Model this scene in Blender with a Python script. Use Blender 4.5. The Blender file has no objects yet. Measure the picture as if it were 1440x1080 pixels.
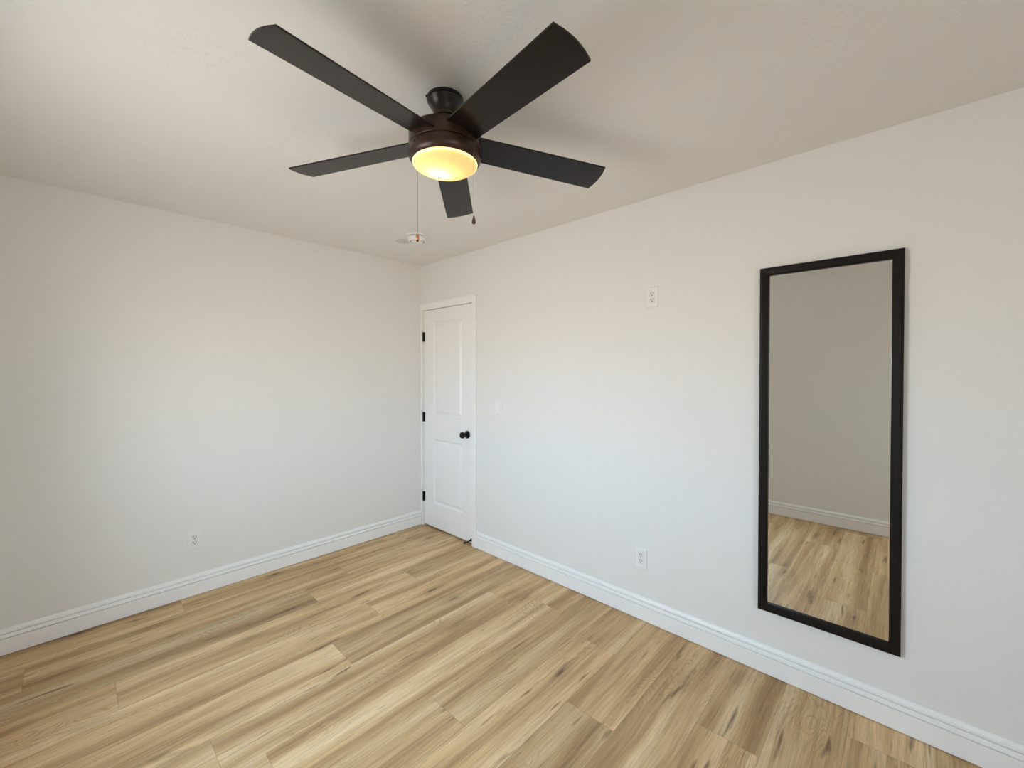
import bpy, bmesh, math, random
from mathutils import Vector, Matrix

PI = math.pi
scene = bpy.context.scene
C = scene.collection

# ------------------------------------------------------------------ camera
CAM = Vector((-2.29058, -3.33913, 1.44660))
YAW, PITCH, ROLL = 0.814895, -0.010731, 0.000765
FPX, PRINCIPAL_Y = 587.233, 529.012
F = Vector((math.sin(YAW) * math.cos(PITCH), math.cos(YAW) * math.cos(PITCH), math.sin(PITCH)))
R0 = Vector((math.cos(YAW), -math.sin(YAW), 0.0))
U0 = R0.cross(F)
RR = R0 * math.cos(ROLL) + U0 * math.sin(ROLL)
UU = -R0 * math.sin(ROLL) + U0 * math.cos(ROLL)
cam_data = bpy.data.cameras.new('camera')
cam_data.sensor_fit = 'HORIZONTAL'
cam_data.sensor_width = 36.0
cam_data.lens = FPX / 1440.0 * 36.0
cam_data.shift_y = (PRINCIPAL_Y - 540.0) / 1440.0
cam_data.clip_start = 0.02
cam = bpy.data.objects.new('camera', cam_data)
C.objects.link(cam)
M = Matrix(((RR.x, UU.x, -F.x), (RR.y, UU.y, -F.y), (RR.z, UU.z, -F.z)))
cam.matrix_world = Matrix.Translation(CAM) @ M.to_4x4()
scene.camera = cam

# ------------------------------------------------------------------ exposure
scene.view_settings.view_transform = 'Standard'
scene.view_settings.look = 'None'
scene.view_settings.exposure = 0.07
scene.view_settings.gamma = 1.0
scene.view_settings.use_curve_mapping = False
scene.cycles.max_bounces = 16
scene.cycles.diffuse_bounces = 10
scene.cycles.glossy_bounces = 6
scene.cycles.transparent_max_bounces = 12
scene.cycles.sample_clamp_indirect = 8.0

# ------------------------------------------------------------------ room size
W, D, H = 2.64, 5.20, 2.44           # left wall y=0, right wall x=0, window wall x=-W, back wall y=-D
WY0, WY1, WZ0, WZ1 = -2.22, -1.22, 0.86, 1.92   # window opening in the x=-W wall

BX0, BX1, BZ0, BZ1 = -2.40, -1.75, 0.95, 2.00     # second opening, added for fill light, in the back wall behind the camera

# ------------------------------------------------------------------ world: bright sky over warm sunlit ground
SKY, GROUND = 20.5, 9.2
world = bpy.data.worlds.new('world')
scene.world = world
world.use_nodes = True
nt = world.node_tree
nt.nodes.clear()
w_out = nt.nodes.new('ShaderNodeOutputWorld')
w_bg = nt.nodes.new('ShaderNodeBackground')
w_tc = nt.nodes.new('ShaderNodeTexCoord')
w_sep = nt.nodes.new('ShaderNodeSeparateXYZ')
w_map = nt.nodes.new('ShaderNodeMapRange')
w_ramp = nt.nodes.new('ShaderNodeValToRGB')
w_map.inputs['From Min'].default_value = -1.0
w_map.inputs['From Max'].default_value = 1.0
cr = w_ramp.color_ramp
GC = (1.0, 0.95, 0.89)
SC = (0.52, 0.755, 1.0)
k = GROUND / SKY
cr.elements[0].position = 0.0
cr.elements[0].color = (GC[0] * k * 0.52, GC[1] * k * 0.52, GC[2] * k * 0.52, 1)
cr.elements[1].position = 1.0
cr.elements[1].color = (SC[0], SC[1], SC[2], 1)
for pos, m_ in ((0.30, 0.82), (0.42, 1.28), (0.485, 1.42)):     # ground dimmed straight down, brighter near the horizon, to even out ceiling light
    e = cr.elements.new(pos); e.color = (GC[0] * k * m_, GC[1] * k * m_, GC[2] * k * m_, 1)
e = cr.elements.new(0.54); e.color = (0.62, 0.81, 1.0, 1)
nt.links.new(w_tc.outputs['Generated'], w_sep.inputs[0])
nt.links.new(w_sep.outputs['Z'], w_map.inputs['Value'])
nt.links.new(w_map.outputs[0], w_ramp.inputs[0])
# less blue towards -y: tint added to take blue off the left wall
w_az = nt.nodes.new('ShaderNodeMapRange')
w_az.inputs['From Min'].default_value = -0.25
w_az.inputs['From Max'].default_value = -0.90
nt.links.new(w_sep.outputs['Y'], w_az.inputs['Value'])
w_mix = nt.nodes.new('ShaderNodeMix')
w_mix.data_type = 'RGBA'
w_mix.blend_type = 'MULTIPLY'
nt.links.new(w_az.outputs[0], w_mix.inputs[0])
nt.links.new(w_ramp.outputs[0], w_mix.inputs[6])
w_mix.inputs[7].default_value = (1.0, 0.94, 0.86, 1)
nt.links.new(w_mix.outputs[2], w_bg.inputs['Color'])
w_bg.inputs['Strength'].default_value = SKY
nt.links.new(w_bg.outputs[0], w_out.inputs['Surface'])

# light portal that fills the window opening (guides the daylight sampling)
def portal(loc, rot, w, h):
    pl = bpy.data.lights.new('window_daylight', 'AREA')
    pl.shape = 'RECTANGLE'
    pl.size = w
    pl.size_y = h
    pl.cycles.is_portal = True
    po = bpy.data.objects.new('window_daylight', pl)
    po.location = loc
    po.rotation_euler = rot
    C.objects.link(po)
portal((-W - 0.05, (WY0 + WY1) / 2, (WZ0 + WZ1) / 2), (PI / 2, 0, -PI / 2), WY1 - WY0, WZ1 - WZ0)
portal(((BX0 + BX1) / 2, -D - 0.05, (BZ0 + BZ1) / 2), (PI / 2, 0, 0), BX1 - BX0, BZ1 - BZ0)  # portal of the added fill opening

# ------------------------------------------------------------------ material helpers
def srgb(r, g, b):
    f = lambda c: c / 12.92 if c <= 0.04045 else ((c + 0.055) / 1.055) ** 2.4
    return (f(r / 255), f(g / 255), f(b / 255), 1.0)

class NT:
    def __init__(self, name):
        self.m = bpy.data.materials.new(name)
        self.m.use_nodes = True
        self.t = self.m.node_tree
        self.b = self.t.nodes['Principled BSDF']
    def n(self, kind, **kw):
        o = self.t.nodes.new(kind)
        for k_, v in kw.items():
            setattr(o, k_, v)
        return o
    def l(self, a, b):
        self.t.links.new(a, b)
    def val(self, node, sock, v):
        if hasattr(v, 'is_output'):
            self.l(v, node.inputs[sock])
        else:
            node.inputs[sock].default_value = v
    def math(self, op, a, b=0.0, clamp=False):
        o = self.n('ShaderNodeMath', operation=op, use_clamp=clamp)
        self.val(o, 0, a); self.val(o, 1, b)
        return o.outputs[0]
    def mapr(self, v, a, b, c=0.0, d=1.0):
        o = self.n('ShaderNodeMapRange')
        self.l(v, o.inputs['Value'])
        for s, x in (('From Min', a), ('From Max', b), ('To Min', c), ('To Max', d)):
            o.inputs[s].default_value = x
        return o.outputs[0]
    def mix(self, fac, a, b, blend='MIX'):
        o = self.n('ShaderNodeMix', data_type='RGBA', blend_type=blend)
        self.val(o, 0, fac); self.val(o, 6, a); self.val(o, 7, b)
        return o.outputs[2]
    def noise(self, vec, scale, detail=3.0, rough=0.5, dist=0.0):
        o = self.n('ShaderNodeTexNoise')
        if vec is not None:
            self.l(vec, o.inputs['Vector'])
        o.inputs['Scale'].default_value = scale
        o.inputs['Detail'].default_value = detail
        o.inputs['Roughness'].default_value = rough
        o.inputs['Distortion'].default_value = dist
        return o.outputs['Fac']
    def bump(self, height, strength, dist):
        o = self.n('ShaderNodeBump')
        o.inputs['Strength'].default_value = strength
        o.inputs['Distance'].default_value = dist
        self.l(height, o.inputs['Height'])
        self.l(o.outputs[0], self.b.inputs['Normal'])
    def obj(self):
        return self.n('ShaderNodeTexCoord').outputs['Object']
    def xyz(self, x, y, z):
        o = self.n('ShaderNodeCombineXYZ')
        self.val(o, 0, x); self.val(o, 1, y); self.val(o, 2, z)
        return o.outputs[0]

def plain(name, col, rough=0.5, metal=0.0, spec=0.5, grain=0.0, scale=60.0, bump=0.0):
    n = NT(name)
    n.b.inputs['Roughness'].default_value = rough
    n.b.inputs['Metallic'].default_value = metal
    n.b.inputs['Specular IOR Level'].default_value = spec
    if grain > 0 or bump > 0:
        f = n.noise(n.obj(), scale, 4.0, 0.6)
        lo = tuple(c * (1 - grain) for c in col[:3]) + (1,)
        hi = tuple(min(1, c * (1 + grain)) for c in col[:3]) + (1,)
        n.l(n.mix(f, lo, hi), n.b.inputs['Base Color'])
        if bump > 0:
            n.bump(f, bump, 0.001)
    else:
        n.b.inputs['Base Color'].default_value = col
    return n.m

def wall_mat(name, col, patches=False):
    n = NT(name)
    n.b.inputs['Roughness'].default_value = 0.62
    n.b.inputs['Specular IOR Level'].default_value = 0.25
    co = n.obj()
    big = n.noise(co, 1.3, 2.0)
    lo = tuple(c * 0.985 for c in col[:3]) + (1,)
    n.l(n.mix(big, lo, col), n.b.inputs['Base Color'])
    fine = n.noise(co, 110.0, 3.0, 0.55)
    if not patches:
        n.bump(fine, 0.12, 0.0016)
    else:
        # knockdown texture that shows only in scattered patches
        kn = n.mapr(n.noise(co, 34.0, 4.0, 0.6, 0.6), 0.53, 0.60)
        mask = n.mapr(n.noise(co, 2.6, 3.0, 0.55), 0.52, 0.66)
        h = n.math('ADD', n.math('MULTIPLY', kn, mask), n.math('MULTIPLY', fine, 0.35))
        n.bump(h, 0.42, 0.0025)
    return n.m

MAT = {}
MAT['wall'] = wall_mat('wall_paint', (0.805, 0.80, 0.782, 1))
MAT['ceiling'] = wall_mat('ceiling_paint', (0.82, 0.81, 0.79, 1), True)
MAT['trim'] = plain('trim_paint', (0.89, 0.89, 0.885, 1), 0.35, 0, 0.45)
MAT['door'] = plain('door_paint', (0.87, 0.87, 0.87, 1), 0.38, 0, 0.45)
MAT['black_metal'] = plain('black_hardware', (0.004, 0.004, 0.005, 1), 0.35, 0, 0.22)
MAT['rubber'] = plain('black_rubber', (0.010, 0.008, 0.008, 1), 0.7)
MAT['plastic'] = plain('white_plastic', (0.84, 0.835, 0.82, 1), 0.35)
MAT['socket'] = plain('white_socket_face', (0.78, 0.775, 0.76, 1), 0.4)
MAT['slot'] = plain('dark_slot', (0.02, 0.018, 0.016, 1), 0.8)
MAT['screw'] = plain('painted_screw', (0.70, 0.69, 0.66, 1), 0.4)
MAT['bronze'] = plain('bronze_metal', (0.042, 0.019, 0.012, 1), 0.34, 0.25, 0.5, 0.25, 90.0)
MAT['canopy'] = plain('dark_bronze_canopy', (0.010, 0.0068, 0.0055, 1), 0.32, 0.15, 0.5, 0.25, 90.0)
MAT['chain'] = plain('bronze_chain', (0.10, 0.075, 0.055, 1), 0.4, 0.8)
MAT['copper'] = plain('copper_fob', (0.72, 0.34, 0.17, 1), 0.3, 0.85)
MAT['fobwood'] = plain('brown_wood_fob', (0.085, 0.042, 0.022, 1), 0.45, 0, 0.5, 0.3, 200.0)
MAT['plate_old'] = plain('old_cover_plate', (0.66, 0.64, 0.61, 1), 0.7, 0, 0.2, 0.14, 160.0, 0.4)
MAT['detector'] = plain('detector_plastic', (0.88, 0.88, 0.865, 1), 0.4)
MAT['detector_gap'] = plain('detector_vent', (0.13, 0.125, 0.12, 1), 0.8)
MAT['vinyl'] = plain('white_vinyl', (0.85, 0.85, 0.85, 1), 0.4)

def blade_mat():
    n = NT('blade_espresso_wood')
    tc = n.n('ShaderNodeTexCoord').outputs['Object']
    s = n.n('ShaderNodeMapping'); n.l(tc, s.inputs[0])
    s.inputs['Scale'].default_value = (4.0, 60.0, 60.0)
    g = n.noise(s.outputs[0], 3.0, 4.0, 0.6)
    n.l(n.mix(g, (0.0065, 0.0042, 0.0034, 1), (0.014, 0.0095, 0.0075, 1)), n.b.inputs['Base Color'])
    n.b.inputs['Roughness'].default_value = 0.30
    n.b.inputs['Specular IOR Level'].default_value = 0.30
    n.bump(g, 0.06, 0.0005)
    return n.m
MAT['blade'] = blade_mat()

def frame_mat():
    n = NT('black_brown_frame')
    co = n.obj()
    a = n.n('ShaderNodeMapping'); n.l(co, a.inputs[0])
    a.inputs['Scale'].default_value = (90.0, 90.0, 5.0)
    g = n.noise(a.outputs[0], 3.0, 4.0, 0.65)
    n.l(n.mix(g, (0.006, 0.004, 0.0035, 1), (0.016, 0.012, 0.010, 1)), n.b.inputs['Base Color'])
    n.b.inputs['Roughness'].default_value = 0.45
    n.b.inputs['Specular IOR Level'].default_value = 0.16
    n.bump(g, 0.25, 0.0008)
    return n.m
MAT['frame'] = frame_mat()

def mirror_mat():
    n = NT('silvered_mirror')
    n.b.inputs['Base Color'].default_value = (0.80, 0.80, 0.77, 1)
    n.b.inputs['Metallic'].default_value = 1.0
    n.b.inputs['Roughness'].default_value = 0.006
    return n.m
MAT['mirror'] = mirror_mat()

def bowl_mat(name, glow, tint):
    m = bpy.data.materials.new(name)
    m.use_nodes = True
    t = m.node_tree
    t.nodes.clear()
    out = t.nodes.new('ShaderNodeOutputMaterial')
    tr = t.nodes.new('ShaderNodeBsdfTranslucent')
    gl = t.nodes.new('ShaderNodeBsdfGlossy')
    df = t.nodes.new('ShaderNodeBsdfDiffuse')
    em = t.nodes.new('ShaderNodeEmission')
    tr.inputs['Color'].default_value = (1.0, 0.72, 0.36, 1)
    df.inputs['Color'].default_value = (0.9, 0.75, 0.5, 1)
    gl.inputs['Color'].default_value = (1, 1, 1, 1)
    gl.inputs['Roughness'].default_value = 0.25
    em.inputs['Color'].default_value = tint
    em.inputs['Strength'].default_value = glow
    m1 = t.nodes.new('ShaderNodeMixShader'); m1.inputs[0].default_value = 0.25
    m2 = t.nodes.new('ShaderNodeMixShader'); m2.inputs[0].default_value = 0.05
    ad = t.nodes.new('ShaderNodeAddShader')
    t.links.new(tr.outputs[0], m1.inputs[1]); t.links.new(df.outputs[0], m1.inputs[2])
    t.links.new(m1.outputs[0], m2.inputs[1]); t.links.new(gl.outputs[0], m2.inputs[2])
    t.links.new(m2.outputs[0], ad.inputs[0]); t.links.new(em.outputs[0], ad.inputs[1])
    t.links.new(ad.outputs[0], out.inputs['Surface'])
    return m
MAT['bowl'] = bowl_mat('frosted_amber_glass', 0.24, (1.0, 0.58, 0.26, 1))
MAT['bowl_rim'] = bowl_mat('frosted_glass_lip', 1.25, (1.0, 0.82, 0.42, 1))

def pane_mat():
    m = bpy.data.materials.new('window_glass')
    m.use_nodes = True
    t = m.node_tree
    t.nodes.clear()
    out = t.nodes.new('ShaderNodeOutputMaterial')
    a = t.nodes.new('ShaderNodeBsdfTransparent')
    b = t.nodes.new('ShaderNodeBsdfGlossy'); b.inputs['Roughness'].default_value = 0.02
    x = t.nodes.new('ShaderNodeMixShader'); x.inputs[0].default_value = 0.05
    t.links.new(a.outputs[0], x.inputs[1]); t.links.new(b.outputs[0], x.inputs[2])
    t.links.new(x.outputs[0], out.inputs['Surface'])
    return m
MAT['pane'] = pane_mat()

def floor_mat():
    n = NT('oak_vinyl_planks')
    uv = n.n('ShaderNodeUVMap'); uv.uv_map = 'plank'
    sep = n.n('ShaderNodeSeparateXYZ'); n.l(uv.outputs[0], sep.inputs[0])
    u, v = sep.outputs['X'], sep.outputs['Y']
    at = n.n('ShaderNodeAttribute'); at.attribute_name = 'seed'
    tn = n.n('ShaderNodeAttribute'); tn.attribute_name = 'tone'
    seed, tone = at.outputs['Fac'], tn.outputs['Fac']
    sz = n.math('MULTIPLY', seed, 57.0)
    # slow wobble so the grain wanders across the plank
    wob = n.noise(n.xyz(n.math('MULTIPLY', u, 2.2), n.math('MULTIPLY', v, 6.0), sz), 1.0, 2.0)
    v2 = n.math('ADD', v, n.math('MULTIPLY', n.math('SUBTRACT', wob, 0.5), 0.030))
    # broad light and dark bands along the board
    band = n.noise(n.xyz(n.math('MULTIPLY', u, 0.62), n.math('MULTIPLY', v2, 11.0), sz), 1.0, 3.0, 0.5, 0.15)
    col = n.n('ShaderNodeValToRGB')
    n.l(band, col.inputs[0])
    r = col.color_ramp
    r.elements[0].position = 0.33; r.elements[0].color = (0.42, 0.252, 0.117, 1)
    r.elements[1].position = 0.66; r.elements[1].color = (0.81, 0.605, 0.362, 1)
    e_ = r.elements.new(0.50); e_.color = (0.655, 0.436, 0.222, 1)
    c = col.outputs[0]
    # medium streaks
    st = n.noise(n.xyz(n.math('MULTIPLY', u, 2.4), n.math('MULTIPLY', v2, 95.0), sz), 1.0, 5.0, 0.68, 0.2)
    c = n.mix(n.mapr(st, 0.50, 0.72, 0.0, 0.50), c, (0.23, 0.125, 0.058, 1))
    c = n.mix(n.mapr(st, 0.47, 0.28, 0.0, 0.28), c, (0.78, 0.61, 0.41, 1))
    # dark cracks: short thin slivers along the grain
    ck = n.noise(n.xyz(n.math('MULTIPLY', u, 3.4), n.math('MULTIPLY', v2, 26.0), n.math('ADD', sz, 33.0)), 1.0, 2.0, 0.5)
    c = n.mix(n.mapr(ck, 0.655, 0.74, 0.0, 0.75), c, (0.15, 0.078, 0.036, 1))
    # cathedral figure: contour lines of a stretched field, kept to scattered places
    fld = n.noise(n.xyz(n.math('MULTIPLY', u, 1.7), n.math('MULTIPLY', v2, 7.5), n.math('ADD', sz, 9.0)), 1.0, 2.0, 0.45)
    ln = n.math('SINE', n.math('MULTIPLY', fld, 230.0))
    fm = n.mapr(n.noise(n.xyz(n.math('MULTIPLY', u, 1.5), n.math('MULTIPLY', v, 6.0), n.math('ADD', sz, 21.0)), 1.0, 2.0), 0.52, 0.66)
    c = n.mix(n.math('MULTIPLY', n.mapr(ln, 0.1, 1.0, 0.0, 0.30), fm), c, (0.19, 0.10, 0.047, 1))
    # knots and their smears
    vo = n.n('ShaderNodeTexVoronoi'); vo.feature = 'F1'
    n.l(n.xyz(n.math('MULTIPLY', u, 2.3), n.math('MULTIPLY', v2, 8.5), sz), vo.inputs['Vector'])
    vo.inputs['Scale'].default_value = 1.0
    vd = vo.outputs['Distance']
    sc_ = n.n('ShaderNodeSeparateColor'); n.l(vo.outputs['Color'], sc_.inputs[0])
    pick = n.math('GREATER_THAN', sc_.outputs[0], 0.45)
    halo = n.math('MULTIPLY', n.mapr(vd, 0.05, 0.34, 0.55, 0.0), pick)
    core = n.math('MULTIPLY', n.mapr(vd, 0.03, 0.11, 0.85, 0.0), pick)
    c = n.mix(n.math('MULTIPLY', halo, n.mapr(st, 0.35, 0.6, 0.3, 1.0)), c, (0.165, 0.094, 0.048, 1))
    c = n.mix(core, c, (0.070, 0.038, 0.020, 1))
    # fine pores
    fg = n.noise(n.xyz(n.math('MULTIPLY', u, 9.0), n.math('MULTIPLY', v, 330.0), sz), 1.0, 2.0, 0.6)
    fv = n.mapr(fg, 0.3, 0.7, 0.82, 1.10)
    tv = n.math('MULTIPLY', fv, tone)
    c = n.mix(1.0, c, n.xyz(tv, tv, tv), 'MULTIPLY')
    n.l(c, n.b.inputs['Base Color'])
    n.b.inputs['Roughness'].default_value = 0.48
    n.b.inputs['Specular IOR Level'].default_value = 0.35
    n.bump(n.math('ADD', st, n.math('MULTIPLY', fg, 0.5)), 0.12, 0.0008)
    return n.m
MAT['floor'] = floor_mat()
MAT['gap'] = plain('plank_gap', (0.13, 0.078, 0.040, 1), 0.9)

# ------------------------------------------------------------------ mesh helpers
def link(name, bm, mats, parent=None, smooth=False, angle=40):
    me = bpy.data.meshes.new(name)
    bmesh.ops.recalc_face_normals(bm, faces=bm.faces[:])
    bm.to_mesh(me); bm.free()
    for m in (mats if isinstance(mats, (list, tuple)) else [mats]):
        me.materials.append(MAT[m])
    if smooth:
        me.polygons.foreach_set('use_smooth', [True] * len(me.polygons))
        try:
            me.set_sharp_from_angle(angle=math.radians(angle))
        except Exception:
            pass
    o = bpy.data.objects.new(name, me)
    C.objects.link(o)
    if parent:
        o.parent = parent
    return o

def box(bm, x0, x1, y0, y1, z0, z1, bev=0.0, seg=2):
    r = bmesh.ops.create_cube(bm, size=1.0)
    vs = r['verts']
    for v in vs:
        v.co = Vector((x0 + (v.co.x + .5) * (x1 - x0), y0 + (v.co.y + .5) * (y1 - y0), z0 + (v.co.z + .5) * (z1 - z0)))
    if bev > 0:
        es = list({e for v in vs for e in v.link_edges})
        bmesh.ops.bevel(bm, geom=es, offset=bev, segments=seg, affect='EDGES', profile=0.5)

def lathe(bm, prof, n=64, M=None, close=True):
    """prof: list of (r, z); revolved about the z axis; M transforms the result"""
    rings = []
    for r, z in prof:
        if r < 1e-6:
            rings.append([bm.verts.new((0, 0, z))])
        else:
            rings.append([bm.verts.new((r * math.cos(2 * PI * i / n), r * math.sin(2 * PI * i / n), z)) for i in range(n)])
    for a, b in zip(rings, rings[1:]):
        for i in range(n):
            j = (i + 1) % n
            if len(a) == 1 and len(b) == 1:
                continue
            if len(a) == 1:
                bm.faces.new((a[0], b[i], b[j]))
            elif len(b) == 1:
                bm.faces.new((a[i], a[j], b[0]))
            else:
                bm.faces.new((a[i], a[j], b[j], b[i]))
    if M is not None:
        bmesh.ops.transform(bm, matrix=M, verts=[v for g in rings for v in g])
    return rings

def extrude_profile(bm, prof, p0, p1, nrm, m0=0.0, m1=0.0):
    """prof: (distance from wall, height) closed by the wall; run from p0 to p1 along a wall
    whose inward normal is nrm; m0/m1 shift each end per unit of distance (mitres)"""
    p0, p1, nrm = Vector(p0), Vector(p1), Vector(nrm)
    t = (p1 - p0).normalized()
    A = [bm.verts.new(p0 + nrm * d + Vector((0, 0, z)) + t * m0 * d) for d, z in prof]
    B = [bm.verts.new(p1 + nrm * d + Vector((0, 0, z)) + t * m1 * d) for d, z in prof]
    for i in range(len(prof)):
        j = (i + 1) % len(prof)
        bm.faces.new((A[i], A[j], B[j], B[i]))
    bm.faces.new(A); bm.faces.new(B[::-1])

def struct(o):
    o['kind'] = 'structure'
    return o

def tag(o, label, cat, group=None):
    o['label'] = label; o['category'] = cat
    if group:
        o['group'] = group
    return o

def empty(name, loc, rot=(0, 0, 0)):
    o = bpy.data.objects.new(name, None)
    o.empty_display_size = 0.05
    o.location = loc
    o.rotation_euler = rot
    C.objects.link(o)
    return o

# ------------------------------------------------------------------ room shell
T = 0.14
bm = bmesh.new(); box(bm, -W - T, T, 0, T, 0, H); struct(link('wall_left', bm, 'wall'))
DY0, DY1, DZ = -0.742, -0.040, 2.018        # door opening in the right wall
bm = bmesh.new()
box(bm, 0, T, -D, DY0, 0, H)
box(bm, 0, T, DY0, DY1, DZ, H)
box(bm, 0, T, DY1, 0, 0, H)
box(bm, 0.075, T, DY0, DY1, 0, DZ)
struct(link('wall_right', bm, 'wall'))
bm = bmesh.new()
box(bm, -W - T, -W, -D, WY0, 0, H)
box(bm, -W - T, -W, WY1, 0, 0, H)
box(bm, -W - T, -W, WY0, WY1, 0, WZ0)
box(bm, -W - T, -W, WY0, WY1, WZ1, H)
struct(link('wall_window_side', bm, 'wall'))
bm = bmesh.new()
box(bm, -W - T, BX0, -D - T, -D, 0, H)
box(bm, BX1, T, -D - T, -D, 0, H)
box(bm, BX0, BX1, -D - T, -D, 0, BZ0)
box(bm, BX0, BX1, -D - T, -D, BZ1, H)
struct(link('wall_back', bm, 'wall'))
bm = bmesh.new(); box(bm, -W - T, T, -D - T, T, H, H + 0.1); struct(link('ceiling', bm, 'ceiling'))

# unseen window added behind the camera as fill, to even out the light
bm = bmesh.new()
f0, f1, fw = -D - 0.10, -D - 0.03, 0.045
box(bm, BX0, BX0 + fw, f0, f1, BZ0, BZ1)
box(bm, BX1 - fw, BX1, f0, f1, BZ0, BZ1)
box(bm, BX0 + fw, BX1 - fw, f0, f1, BZ0, BZ0 + fw)
box(bm, BX0 + fw, BX1 - fw, f0, f1, BZ1 - fw, BZ1)
mx = (BX0 + BX1) / 2
box(bm, mx - 0.025, mx + 0.025, f0, f1, BZ0 + fw, BZ1 - fw)
fill_win = struct(link('fill_window', bm, 'vinyl'))
for a, b in ((BX0 + fw, mx - 0.025), (mx + 0.025, BX1 - fw)):
    bm = bmesh.new(); box(bm, a, b, -D - 0.068, -D - 0.064, BZ0 + fw, BZ1 - fw)
    link('pane', bm, 'pane', fill_win)

# window in the wall opposite the mirror (outside the picture)
bm = bmesh.new()
fx0, fx1, fw = -W - 0.10, -W - 0.03, 0.045
box(bm, fx0, fx1, WY0, WY0 + fw, WZ0, WZ1)
box(bm, fx0, fx1, WY1 - fw, WY1, WZ0, WZ1)
box(bm, fx0, fx1, WY0 + fw, WY1 - fw, WZ0, WZ0 + fw)
box(bm, fx0, fx1, WY0 + fw, WY1 - fw, WZ1 - fw, WZ1)
my = (WY0 + WY1) / 2
box(bm, fx0, fx1, my - 0.025, my + 0.025, WZ0 + fw, WZ1 - fw)
win = struct(link('window_1', bm, 'vinyl'))
for a, b in ((WY0 + fw, my - 0.025), (my + 0.025, WY1 - fw)):
    bm = bmesh.new(); box(bm, -W - 0.068, -W - 0.064, a, b, WZ0 + fw, WZ1 - fw)
    link('pane', bm, 'pane', win)

# ------------------------------------------------------------------ floor: planks along x, rows across y
PW, PL, Y0 = 0.2275, 1.52, 0.007
JOINT = {0: -0.30, 1: -0.928, 2: -1.227, 3: -0.634, 4: -1.030, 5: -1.340, 6: -0.401, 7: -0.27,
         8: -1.195, 9: -0.385, 10: -0.800, 11: -1.36, 12: -0.525, 13: -1.02, 14: -0.18, 15: -1.3,
         16: -0.6, 17: -1.1, 18: -0.3, 19: -0.9, 20: -1.3, 21: -0.5, 22: -1.0, 23: -0.2}
TONE = {(0, 0): 0.90, (1, 0): 0.96, (1, 1): 0.97, (1, 2): 0.84, (2, 0): 1.04, (2, 1): 0.80, (3, 1): 1.03, (3, 0): 0.98,
        (4, 0): 1.12, (4, 1): 1.02, (5, 0): 0.90, (5, 1): 1.04, (6, 0): 1.06, (6, 1): 0.98, (7, 1): 1.05, (8, 0): 0.93,
        (8, 1): 0.96, (9, 0): 0.96, (9, 1): 1.08, (10, 0): 1.06, (10, 1): 0.88, (11, 0): 0.97, (12, 0): 0.93, (12, 1): 1.04}
rnd = random.Random(11)
bm = bmesh.new()
uvl = bm.loops.layers.uv.new('plank')
sl = bm.faces.layers.float.new('seed')
tl = bm.faces.layers.float.new('tone')
g = 0.00035
for row in range(24):
    ya, yb = Y0 - PW * (row + 1), Y0 - PW * row
    xj = JOINT[row] + PL
    idx = -1
    while xj > -W - 0.05:
        xa, xb = xj - PL, xj
        # clip to room
        cxa, cxb = max(xa, -W - 0.02), min(xb, 0.07)
        cya, cyb = max(ya, -D - 0.02), min(yb, 0.0)
        xj -= PL
        idx += 1
        if cxb - cxa < 0.01 or cyb - cya < 0.005:
            continue
        f = bm.faces.new([bm.verts.new((x, y, 0.0)) for x, y in
                          ((cxa + g, cya + g), (cxb - g, cya + g), (cxb - g, cyb - g), (cxa + g, cyb - g))])
        seed = rnd.random()
        f[sl] = seed
        f[tl] = TONE.get((row, idx), rnd.uniform(0.90, 1.07))
        flip = rnd.random() < 0.5
        for lp in f.loops:
            lp[uvl].uv = ((lp.vert.co.x - xa) * (-1 if flip else 1) + 3.1 * seed, (lp.vert.co.y - ya))
planks = len(bm.faces)
box(bm, -W - T, T, -D - T, T, -0.10, -0.0012)
for i, f in enumerate(bm.faces):
    f.material_index = 0 if i < planks else 1
struct(link('floor', bm, ['floor', 'gap']))

# ------------------------------------------------------------------ baseboards
PROF = [(0, 0.0035), (0.0160, 0.0035), (0.0160, 0.0830), (0.0155, 0.0840), (0.0050, 0.0843), (0.0050, 0.0888), (0.0165, 0.0890), (0.0168, 0.0905),
        (0.0150, 0.0990), (0.0130, 0.1058), (0.0122, 0.1068), (0.0035, 0.1071), (0.0035, 0.1116), (0.0122, 0.1118), (0.0124, 0.1130),
        (0.0115, 0.1210), (0.0080, 0.1285), (0.0040, 0.1330), (0, 0.1340)]
bm = bmesh.new(); extrude_profile(bm, PROF, (-W, 0, 0), (-0.0155, 0, 0), (0, -1, 0), 1.0, 0.0)
struct(link('baseboard_left', bm, 'trim'))
bm = bmesh.new(); extrude_profile(bm, PROF, (0, -D, 0), (0, -0.789, 0), (-1, 0, 0), 1.0, 0.0)
struct(link('baseboard_right', bm, 'trim'))
bm = bmesh.new(); extrude_profile(bm, PROF, (-W, -D, 0), (-W, 0, 0), (1, 0, 0), 1.0, -1.0)
struct(link('baseboard_window_side', bm, 'trim'))
bm = bmesh.new(); extrude_profile(bm, PROF, (-W, -D, 0), (0, -D, 0), (0, 1, 0), 1.0, -1.0)
struct(link('baseboard_back', bm, 'trim'))

# ------------------------------------------------------------------ door casing and jamb
bm = bmesh.new()
cx = -0.016
box(bm, cx, 0.0, -0.789, -0.737, 0.0, 2.078, 0.003)          # right casing
box(bm, cx + 0.003, 0.0, -0.026, -0.0005, 0.0, 2.017, 0.002)  # ripped casing in the corner
box(bm, cx, 0.0, -0.737, -0.0005, 2.017, 2.078, 0.003)        # head casing
box(bm, cx - 0.004, 0.0, -0.7895, -0.779, 0.0, 2.0785, 0.002) # raised outer back band
box(bm, cx - 0.004, 0.0, -0.779, -0.0005, 2.068, 2.0785, 0.002)
struct(link('trim_1', bm, 'trim'))

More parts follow.
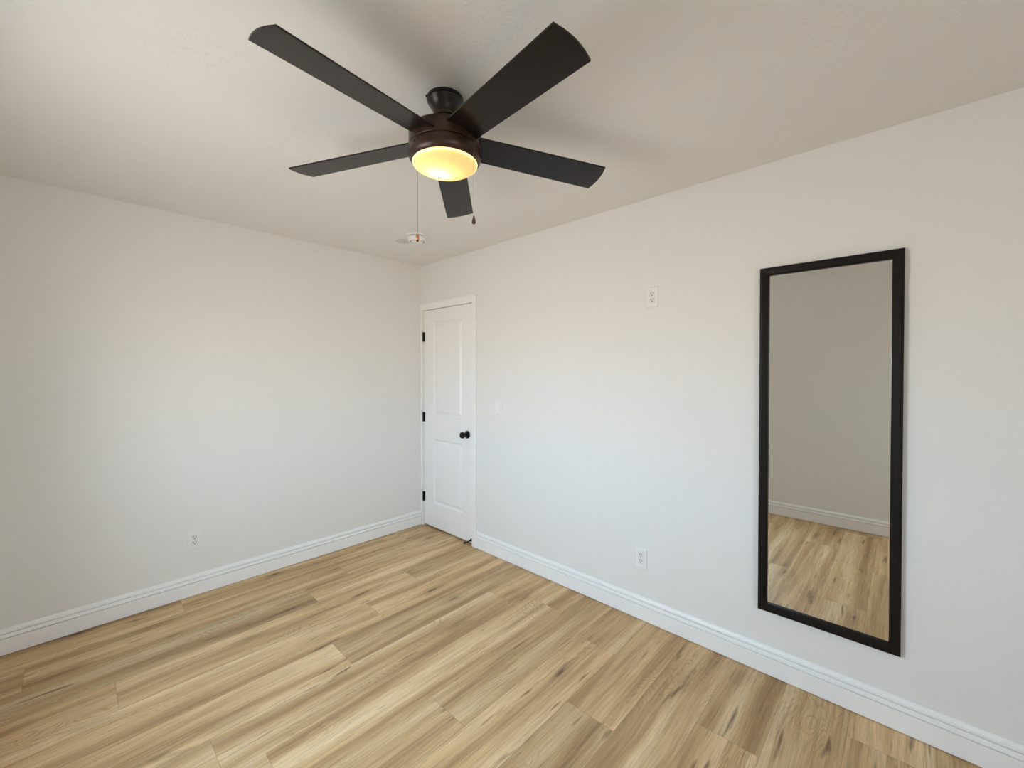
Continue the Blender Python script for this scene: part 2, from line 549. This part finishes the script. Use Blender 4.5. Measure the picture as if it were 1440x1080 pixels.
# ------------------------------------------------------------------ door
LY0, LY1, LZ0, LZ1 = -0.7390, -0.0430, 0.020, 2.0135
door = bpy.data.objects.new('door_1', None)

def door_leaf():
    """leaf slab with two moulded raised panels on the room face (face at x=0.001)"""
    bm = bmesh.new()
    X, TH = 0.001, 0.034
    ys = [LY0, -0.604, -0.191, LY1]
    zs = [LZ0, 0.236, 0.830, 1.040, 1.906, LZ1]
    V = {}
    for i, y in enumerate(ys):
        for j, z in enumerate(zs):
            V[i, j] = bm.verts.new((X, y, z))
    for i in range(3):
        for j in range(5):
            quad = (V[i, j], V[i + 1, j], V[i + 1, j + 1], V[i, j + 1])
            if i == 1 and j in (1, 3):
                prev = list(quad)
                y0, y1, z0, z1 = ys[1], ys[2], zs[j], zs[j + 1]
                for ins, dep in ((0.002, 0.0004), (0.010, 0.0125), (0.018, 0.0150), (0.024, 0.0140), (0.044, 0.0020), (0.050, 0.0012)):
                    cur = [bm.verts.new((X + dep, y, z)) for y, z in
                           ((y0 + ins, z0 + ins), (y1 - ins, z0 + ins), (y1 - ins, z1 - ins), (y0 + ins, z1 - ins))]
                    for k_ in range(4):
                        bm.faces.new((prev[k_], prev[(k_ + 1) % 4], cur[(k_ + 1) % 4], cur[k_]))
                    prev = cur
                bm.faces.new(prev)
            else:
                bm.faces.new(quad)
    # back and edges
    b = {(i, j): bm.verts.new((X + TH, ys[i], zs[j])) for i in (0, 3) for j in (0, 5)}
    bm.faces.new((b[0, 0], b[0, 5], b[3, 5], b[3, 0]))
    bm.faces.new([V[i, 0] for i in range(4)] + [b[3, 0], b[0, 0]])
    bm.faces.new([V[i, 5] for i in range(4)] + [b[3, 5], b[0, 5]])
    bm.faces.new([V[0, j] for j in range(6)] + [b[0, 5], b[0, 0]])
    bm.faces.new([V[3, j] for j in range(6)] + [b[3, 5], b[3, 0]])
    return bm
door = struct(link('door_1', door_leaf(), 'door'))
for zc in (0.275, 1.022, 1.772):
    bm = bmesh.new()
    lathe(bm, [(0, -0.046), (0.0055, -0.044), (0.0062, -0.041), (0.0062, -0.016), (0.0056, -0.0155), (0.0056, -0.0145), (0.0062, -0.014),
               (0.0062, 0.014), (0.0056, 0.0145), (0.0056, 0.0155), (0.0062, 0.016), (0.0062, 0.041), (0.0055, 0.044), (0, 0.046)], 20,
          Matrix.Translation((-0.0065, -0.0385, zc)))
    box(bm, -0.0022, 0.0005, -0.060, -0.0385, zc - 0.044, zc + 0.044)
    link('hinge', bm, 'black_metal', door, True)
KY, KZ = -0.667, 0.918
bm = bmesh.new()
RX = Matrix.Translation((0.001, KY, KZ)) @ Matrix.Rotation(-PI / 2, 4, 'Y')
lathe(bm, [(0, 0.014), (0.013, 0.014), (0.013, 0.034), (0.017, 0.038), (0.0235, 0.044), (0.0265, 0.052), (0.0268, 0.060),
           (0.024, 0.068), (0.018, 0.073), (0.010, 0.0755), (0, 0.076)], 40, RX)
knob = link('door_knob', bm, 'black_metal', door, True)
bm = bmesh.new()
lathe(bm, [(0, 0), (0.032, 0), (0.0325, 0.004), (0.030, 0.008), (0.024, 0.011), (0.016, 0.0135), (0, 0.014)], 40, RX)
link('rosette', bm, 'black_metal', knob, True)
# rigid door stop on the leaf near its foot
SY, SZ = -0.717, 0.043
RS = Matrix.Translation((0.001, SY, SZ)) @ Matrix.Rotation(-PI / 2 - 0.02, 4, 'Y')
bm = bmesh.new()
lathe(bm, [(0, 0), (0.0135, 0), (0.0135, 0.004), (0.010, 0.009), (0.0065, 0.016), (0.005, 0.020), (0.005, 0.068), (0, 0.068)], 24, RS)
stop = link('door_stop', bm, 'black_metal', door, True)
bm = bmesh.new()
lathe(bm, [(0, 0.066), (0.0075, 0.066), (0.0085, 0.069), (0.0085, 0.079), (0.006, 0.083), (0, 0.083)], 24, RS)
link('rubber_tip', bm, 'rubber', stop, True)

# ------------------------------------------------------------------ outlets and switch (built facing +z, then turned onto the wall)
def plate_bm(w, h, t, ow, oh):
    """bevelled wall plate with a rectangular opening"""
    bm = bmesh.new()
    loops = []
    for hw, hh, z in ((w / 2, h / 2, 0), (w / 2, h / 2, t * 0.45), (w / 2 - 0.0035, h / 2 - 0.0035, t), (ow / 2 + 0.001, oh / 2 + 0.001, t), (ow / 2, oh / 2, t - 0.001), (ow / 2, oh / 2, 0.0005)):
        loops.append([bm.verts.new((sx * hw, sy * hh, z)) for sx, sy in ((-1, -1), (1, -1), (1, 1), (-1, 1))])
    for a, b in zip(loops, loops[1:]):
        for i in range(4):
            j = (i + 1) % 4
            bm.faces.new((a[i], a[j], b[j], b[i]))
    bm.faces.new(loops[-1])
    return bm

def screws(root, h):
    for s in (1, -1):
        bm = bmesh.new()
        lathe(bm, [(0.0034, 0.0045), (0.0034, 0.0062), (0.0026, 0.0068), (0, 0.0068)], 16, Matrix.Translation((0, s * (h / 2 - 0.010), 0)))
        link('screw', bm, 'screw', root, True)

def outlet(loc, rot, label):
    root = empty('wall_outlet', loc, rot)
    tag(root, label, 'outlet', 'white duplex wall outlets')
    w, h = 0.073, 0.117
    link('cover_plate', plate_bm(w, h, 0.0062, 0.0338, 0.0672), 'plastic', root)
    bm = bmesh.new(); box(bm, -0.0164, 0.0164, -0.0331, 0.0331, 0.0006, 0.0060, 0.0008)
    rec = link('receptacle', bm, 'socket', root)
    for s in (1, -1):
        cy = s * 0.0170
        bm = bmesh.new()
        box(bm, -0.0078, -0.0046, cy + 0.0005, cy + 0.0095, 0.0052, 0.0063)
        box(bm, 0.0046, 0.0078, cy + 0.0015, cy + 0.0090, 0.0052, 0.0063)
        lathe(bm, [(0.0030, 0.0052), (0.0030, 0.0063), (0, 0.0063)], 16, Matrix.Translation((0, cy - 0.0062, 0)))
        link('socket_slots', bm, 'slot', rec)
    screws(root, h)
    return root

RIGHT = (PI / 2, 0, -PI / 2)     # faces -x
LEFT = (PI / 2, 0, 0)            # faces -y
outlet((0, -2.282, 1.873), RIGHT, 'white duplex outlet high on the right wall, between the door and mirror')
outlet((0, -2.2205, 0.357), RIGHT, 'white duplex outlet low on the right wall, above the baseboard near the mirror')
outlet((-1.742, 0, 0.357), LEFT, 'white duplex outlet low on the left wall above the baseboard')

sw = empty('light_switch', (0, -1.039, 1.174), RIGHT)
tag(sw, 'white rocker light switch on the right wall beside the door', 'light switch')
link('cover_plate', plate_bm(0.075, 0.120, 0.0062, 0.0338, 0.0672), 'plastic', sw)
bm = bmesh.new()
vs = [bm.verts.new(c_) for c_ in ((-0.0163, -0.0330, 0.0006), (0.0163, -0.0330, 0.0006), (0.0163, 0.0330, 0.0006), (-0.0163, 0.0330, 0.0006),
                                  (-0.0163, -0.0330, 0.0095), (0.0163, -0.0330, 0.0095), (0.0163, 0.0, 0.0068), (-0.0163, 0.0, 0.0068),
                                  (0.0163, 0.0330, 0.0056), (-0.0163, 0.0330, 0.0056))]
for q in ((0, 1, 2, 3), (4, 5, 6, 7), (7, 6, 8, 9), (0, 1, 5, 4), (2, 3, 9, 8), (1, 2, 8, 6, 5), (0, 4, 7, 9, 3)):
    bm.faces.new([vs[i] for i in q])
link('rocker', bm, 'plastic', sw)
screws(sw, 0.120)

# ------------------------------------------------------------------ mirror
MY0, MY1, MZ0, MZ1, FW, FD = -3.3335, -2.8292, 0.3078, 1.9378, 0.0365, 0.026
mir = empty('wall_mirror', (-0.0, (MY0 + MY1) / 2, (MZ0 + MZ1) / 2))
tag(mir, 'tall rectangular mirror in a black frame hanging on the right wall', 'mirror')
def frame_bm():
    bm = bmesh.new()
    hy, hz = (MY1 - MY0) / 2, (MZ1 - MZ0) / 2
    # cross section: (inset from outer edge, distance from wall)
    sec = [(0.0, 0.002), (0.0, FD - 0.003), (0.002, FD), (0.010, FD + 0.0005), (FW - 0.006, FD - 0.0020), (FW - 0.001, FD - 0.0055), (FW, FD - 0.0105), (FW, 0.002)]
    loops = [[bm.verts.new((-d, sy * (hy - i), sz * (hz - i))) for sy, sz in ((-1, -1), (1, -1), (1, 1), (-1, 1))] for i, d in sec]
    for a, b in zip(loops, loops[1:] + loops[:1]):
        for i in range(4):
            j = (i + 1) % 4
            bm.faces.new((a[i], a[j], b[j], b[i]))
    return bm
link('frame', frame_bm(), 'frame', mir)
bm = bmesh.new()
hy, hz = (MY1 - MY0) / 2 - FW + 0.001, (MZ1 - MZ0) / 2 - FW + 0.001
# bevelled edge mirror
a = [bm.verts.new((-0.0078, sy * hy, sz * hz)) for sy, sz in ((-1, -1), (1, -1), (1, 1), (-1, 1))]
b = [bm.verts.new((-0.0079, sy * (hy - 0.006), sz * (hz - 0.006))) for sy, sz in ((-1, -1), (1, -1), (1, 1), (-1, 1))]
c = [bm.verts.new((-0.0040, sy * hy, sz * hz)) for sy, sz in ((-1, -1), (1, -1), (1, 1), (-1, 1))]
for i in range(4):
    j = (i + 1) % 4
    bm.faces.new((a[i], a[j], b[j], b[i])); bm.faces.new((c[i], c[j], a[j], a[i]))
bm.faces.new(b); bm.faces.new(c[::-1])
link('mirror_glass', bm, 'mirror', mir)

# ------------------------------------------------------------------ smoke detector and old cover plate on the ceiling
det = empty('smoke_detector', (-0.545, -0.742, H))
tag(det, 'round white smoke detector on the ceiling near the room corner', 'smoke detector')
bm = bmesh.new()
lathe(bm, [(0, 0), (0.071, 0), (0.0715, -0.006), (0.069, -0.011), (0.060, -0.013), (0.052, -0.013), (0, -0.013)], 56)
link('mounting_ring', bm, 'detector', det, True)
bm = bmesh.new()
lathe(bm, [(0.055, -0.0125), (0.056, -0.018), (0, -0.018)], 56)
link('vent_gap', bm, 'detector_gap', det, True)
bm = bmesh.new()
lathe(bm, [(0.030, -0.0165), (0.061, -0.0170), (0.064, -0.020), (0.0635, -0.044), (0.060, -0.0485), (0.0555, -0.0500), (0.0535, -0.0500), (0.0525, -0.0475)], 56)
body = link('housing', bm, 'detector', det, True)
bm = bmesh.new()
lathe(bm, [(0.0530, -0.0478), (0.0450, -0.0478), (0.0440, -0.0470)], 56)
link('groove', bm, 'detector_gap', body, True)
bm = bmesh.new()
lathe(bm, [(0.0450, -0.0470), (0.0450, -0.0495), (0.043, -0.0510), (0.018, -0.0520), (0, -0.0520)], 56)
link('front_cover', bm, 'detector', body, True)

cpl = bpy.data.objects
bm = bmesh.new()
lathe(bm, [(0, 0), (0.055, 0), (0.055, -0.0015), (0.053, -0.0028), (0, -0.0028)], 48)
plate = link('ceiling_cover_plate', bm, 'plate_old', None, True)
plate.location = (-0.538, -0.548, H)
tag(plate, 'flat round grey cover plate on the ceiling beside the smoke detector', 'cover plate')

# ------------------------------------------------------------------ ceiling fan
FX, FY = -1.3436, -2.1111
fan = empty('ceiling_fan', (FX, FY, H))
tag(fan, 'dark bronze five-blade ceiling fan with a lit amber glass bowl', 'ceiling fan')
def fl(z):
    return z - H
bm = bmesh.new()
lathe(bm, [(r, fl(z)) for r, z in ((0, 2.440), (0.0655, 2.440), (0.0668, 2.4365), (0.0668, 2.4300), (0.0650, 2.4288), (0.0650, 2.4272), (0.0656, 2.4258),
      (0.0625, 2.4205), (0.0560, 2.4115), (0.0500, 2.4030), (0.0455, 2.3940), (0.0428, 2.3850), (0.0415, 2.3765), (0, 2.3765))], 64)
can = link('canopy', bm, 'canopy', fan, True, 50)
for a in (157, 337):
    bm = bmesh.new()
    R_ = Matrix.Rotation(math.radians(a), 4, 'Z') @ Matrix.Translation((0.0655, 0, fl(2.4330))) @ Matrix.Rotation(PI / 2, 4, 'Y')
    lathe(bm, [(0.004, 0), (0.004, 0.004), (0.0025, 0.006), (0, 0.006)], 14, R_)
    link('canopy_screw', bm, 'black_metal', can, True)
bm = bmesh.new()
lathe(bm, [(r, fl(z)) for r, z in ((0, 2.3770), (0.0420, 2.3770), (0.0435, 2.3755), (0.0435, 2.3700), (0.0420, 2.3680), (0.0370, 2.3665), (0.0360, 2.3550), (0.0360, 2.3155), (0, 2.3155))], 56)
link('collar', bm, 'bronze', fan, True)
bm = bmesh.new()
lathe(bm, [(r, fl(z)) for r, z in ((0, 2.3160), (0.110, 2.3160), (0.1210, 2.3145), (0.1280, 2.3095), (0.1300, 2.3020), (0.1300, 2.2560), (0.1285, 2.2545), (0, 2.2545))], 96)
link('motor_housing', bm, 'bronze', fan, True)
bm = bmesh.new()
lathe(bm, [(r, fl(z)) for r, z in ((0, 2.2535), (0.1275, 2.2535), (0.1300, 2.2510), (0.1305, 2.2470), (0.1305, 2.2270), (0.1290, 2.2180), (0.1240, 2.2095), (0.1185, 2.2050), (0.1160, 2.2040),
      (0.1150, 2.2060), (0.1150, 2.2400), (0, 2.2400))], 96)
kit = link('light_kit', bm, 'bronze', fan, True)
for a, r in ((179, 0.0048), (187, 0.0026), (59, 0.0048), (299, 0.0048)):
    bm = bmesh.new()
    R_ = Matrix.Rotation(math.radians(a), 4, 'Z') @ Matrix.Translation((0.1295, 0, fl(2.2385))) @ Matrix.Rotation(PI / 2, 4, 'Y')
    lathe(bm, [(r, 0), (r, 0.0022), (0, 0.0026)], 14, R_)
    link('set_screw', bm, 'black_metal', kit, True)
# frosted bowl: outer skin, inner skin
bm = bmesh.new()
outer = [(0.1145, 2.2085), (0.1160, 2.2030), (0.1140, 2.1980), (0.1060, 2.1905), (0.0900, 2.1820), (0.0700, 2.1755), (0.0450, 2.1710), (0.0200, 2.1692), (0, 2.1690)]
lathe(bm, [(r, fl(z)) for r, z in outer], 80)
bowl = link('glass_bowl', bm, 'bowl', fan, True, 80)
bm = bmesh.new()
lathe(bm, [(r, fl(z)) for r, z in ((0.1120, 2.2000), (0.1146, 2.1974), (0.1166, 2.2000), (0.1170, 2.2030), (0.1152, 2.2060))], 80)
link('glass_lip', bm, 'bowl_rim', bowl, True, 80)
# bulb inside the bowl and its light
bulb = bpy.data.lights.new('bulb_light', 'POINT')
bulb.energy = 0.85
bulb.color = (1.0, 0.76, 0.42)
bulb.shadow_soft_size = 0.022
bo = bpy.data.objects.new('bulb_light', bulb)
bo.location = (-0.008, 0.022, fl(2.200))
bo.parent = fan
C.objects.link(bo)

# blades
ZR, ZT, RT, RB = 2.2770, 2.2548, 0.6337, 0.0116
PITCH_B = math.radians(11.54)
def blade_bm():
    bm = bmesh.new()
    th = 0.0055
    rs = [0.104 + (RT - 0.104) * i / 22 for i in range(23)]
    NC = 12
    def pt(r, s):
        """s in -1..1 across the width; returns centre-plane point"""
        f = (r - 0.13) / (RT - 0.13)
        hw = 0.0600 + (0.0676 - 0.0600) * f
        t = s * hw * math.cos(PITCH_B)
        z = ZR + (ZT - ZR) * f - t * math.tan(PITCH_B)
        return t, z
    cols_top, cols_bot = [], []
    for i in range(len(rs) + 1):
        rt, rb = [], []
        for j in range(NC + 1):
            s = -1 + 2 * j / NC
            if i < len(rs):
                r = rs[i]
                # small rounded corner at the tip
                t, z = pt(r, s)
            else:
                r = RT + RB * (1 - s * s)
                t, z = pt(RT, s)
            if i == len(rs) and j in (0, NC):
                r = RT + 0.0012
            rt.append(bm.verts.new((r, t, fl(z) + th / 2)))
            rb.append(bm.verts.new((r, t, fl(z) - th / 2)))
        cols_top.append(rt); cols_bot.append(rb)
    n = len(cols_top)
    for i in range(n - 1):
        for j in range(NC):
            bm.faces.new((cols_top[i][j], cols_top[i + 1][j], cols_top[i + 1][j + 1], cols_top[i][j + 1]))
            bm.faces.new((cols_bot[i][j], cols_bot[i][j + 1], cols_bot[i + 1][j + 1], cols_bot[i + 1][j]))
        for j in (0, NC):
            bm.faces.new((cols_top[i][j], cols_top[i + 1][j], cols_bot[i + 1][j], cols_bot[i][j]))
    for i in (0, n - 1):
        for j in range(NC):
            bm.faces.new((cols_top[i][j], cols_top[i][j + 1], cols_bot[i][j + 1], cols_bot[i][j]))
    return bm
b0 = link('blade', blade_bm(), 'blade', fan, True, 35)
b0.rotation_euler = (0, 0, math.radians(189.496))
for kk in range(1, 5):
    bb = b0.copy()
    C.objects.link(bb)
    bb.parent = fan
    bb.rotation_euler = (0, 0, math.radians(189.496 + 72 * kk))

# pull chains: one beaded chain each with its fob
def chain(ang, rad, ztop, zbot, fob_prof, fob_mat):
    x, y = rad * math.cos(math.radians(ang)), rad * math.sin(math.radians(ang))
    bm = bmesh.new()
    lathe(bm, [(0.0007, fl(zbot)), (0.0007, fl(ztop)), (0, fl(ztop))], 8, Matrix.Translation((x, y, 0)))
    z = zbot
    while z < ztop:
        lathe(bm, [(0, fl(z) - 0.0013), (0.0012, fl(z) - 0.0006), (0.0012, fl(z) + 0.0006), (0, fl(z) + 0.0013)], 6, Matrix.Translation((x, y, 0)))
        z += 0.0042
    ch = link('pull_chain', bm, 'chain', fan, True)
    bm = bmesh.new()
    lathe(bm, [(r, fl(zz)) for r, zz in fob_prof], 24, Matrix.Translation((x, y, 0)))
    fb = link('fob', bm, fob_mat, ch, True)
    return ch, fb, x, y
ch, fb, x, y = chain(104.6, 0.1325, 2.232, 1.966, [(0, 1.9700), (0.0055, 1.9690), (0.0060, 1.9670), (0.0060, 1.9500), (0.0050, 1.9480), (0, 1.9480)], 'copper')
bm = bmesh.new()
lathe(bm, [(r, fl(z)) for r, z in ((0, 1.9490), (0.0045, 1.9485), (0.0045, 1.9420), (0.0025, 1.9405), (0, 1.9405))], 20, Matrix.Translation((x, y, 0)))
link('fob_tip', bm, 'fobwood', fb, True)
chain(279.4, 0.1335, 2.232, 1.986, [(0, 1.9890), (0.0022, 1.9880), (0.0032, 1.9830), (0.0058, 1.9730), (0.0070, 1.9660), (0.0062, 1.9615), (0.0035, 1.9595), (0, 1.9590)], 'fobwood')
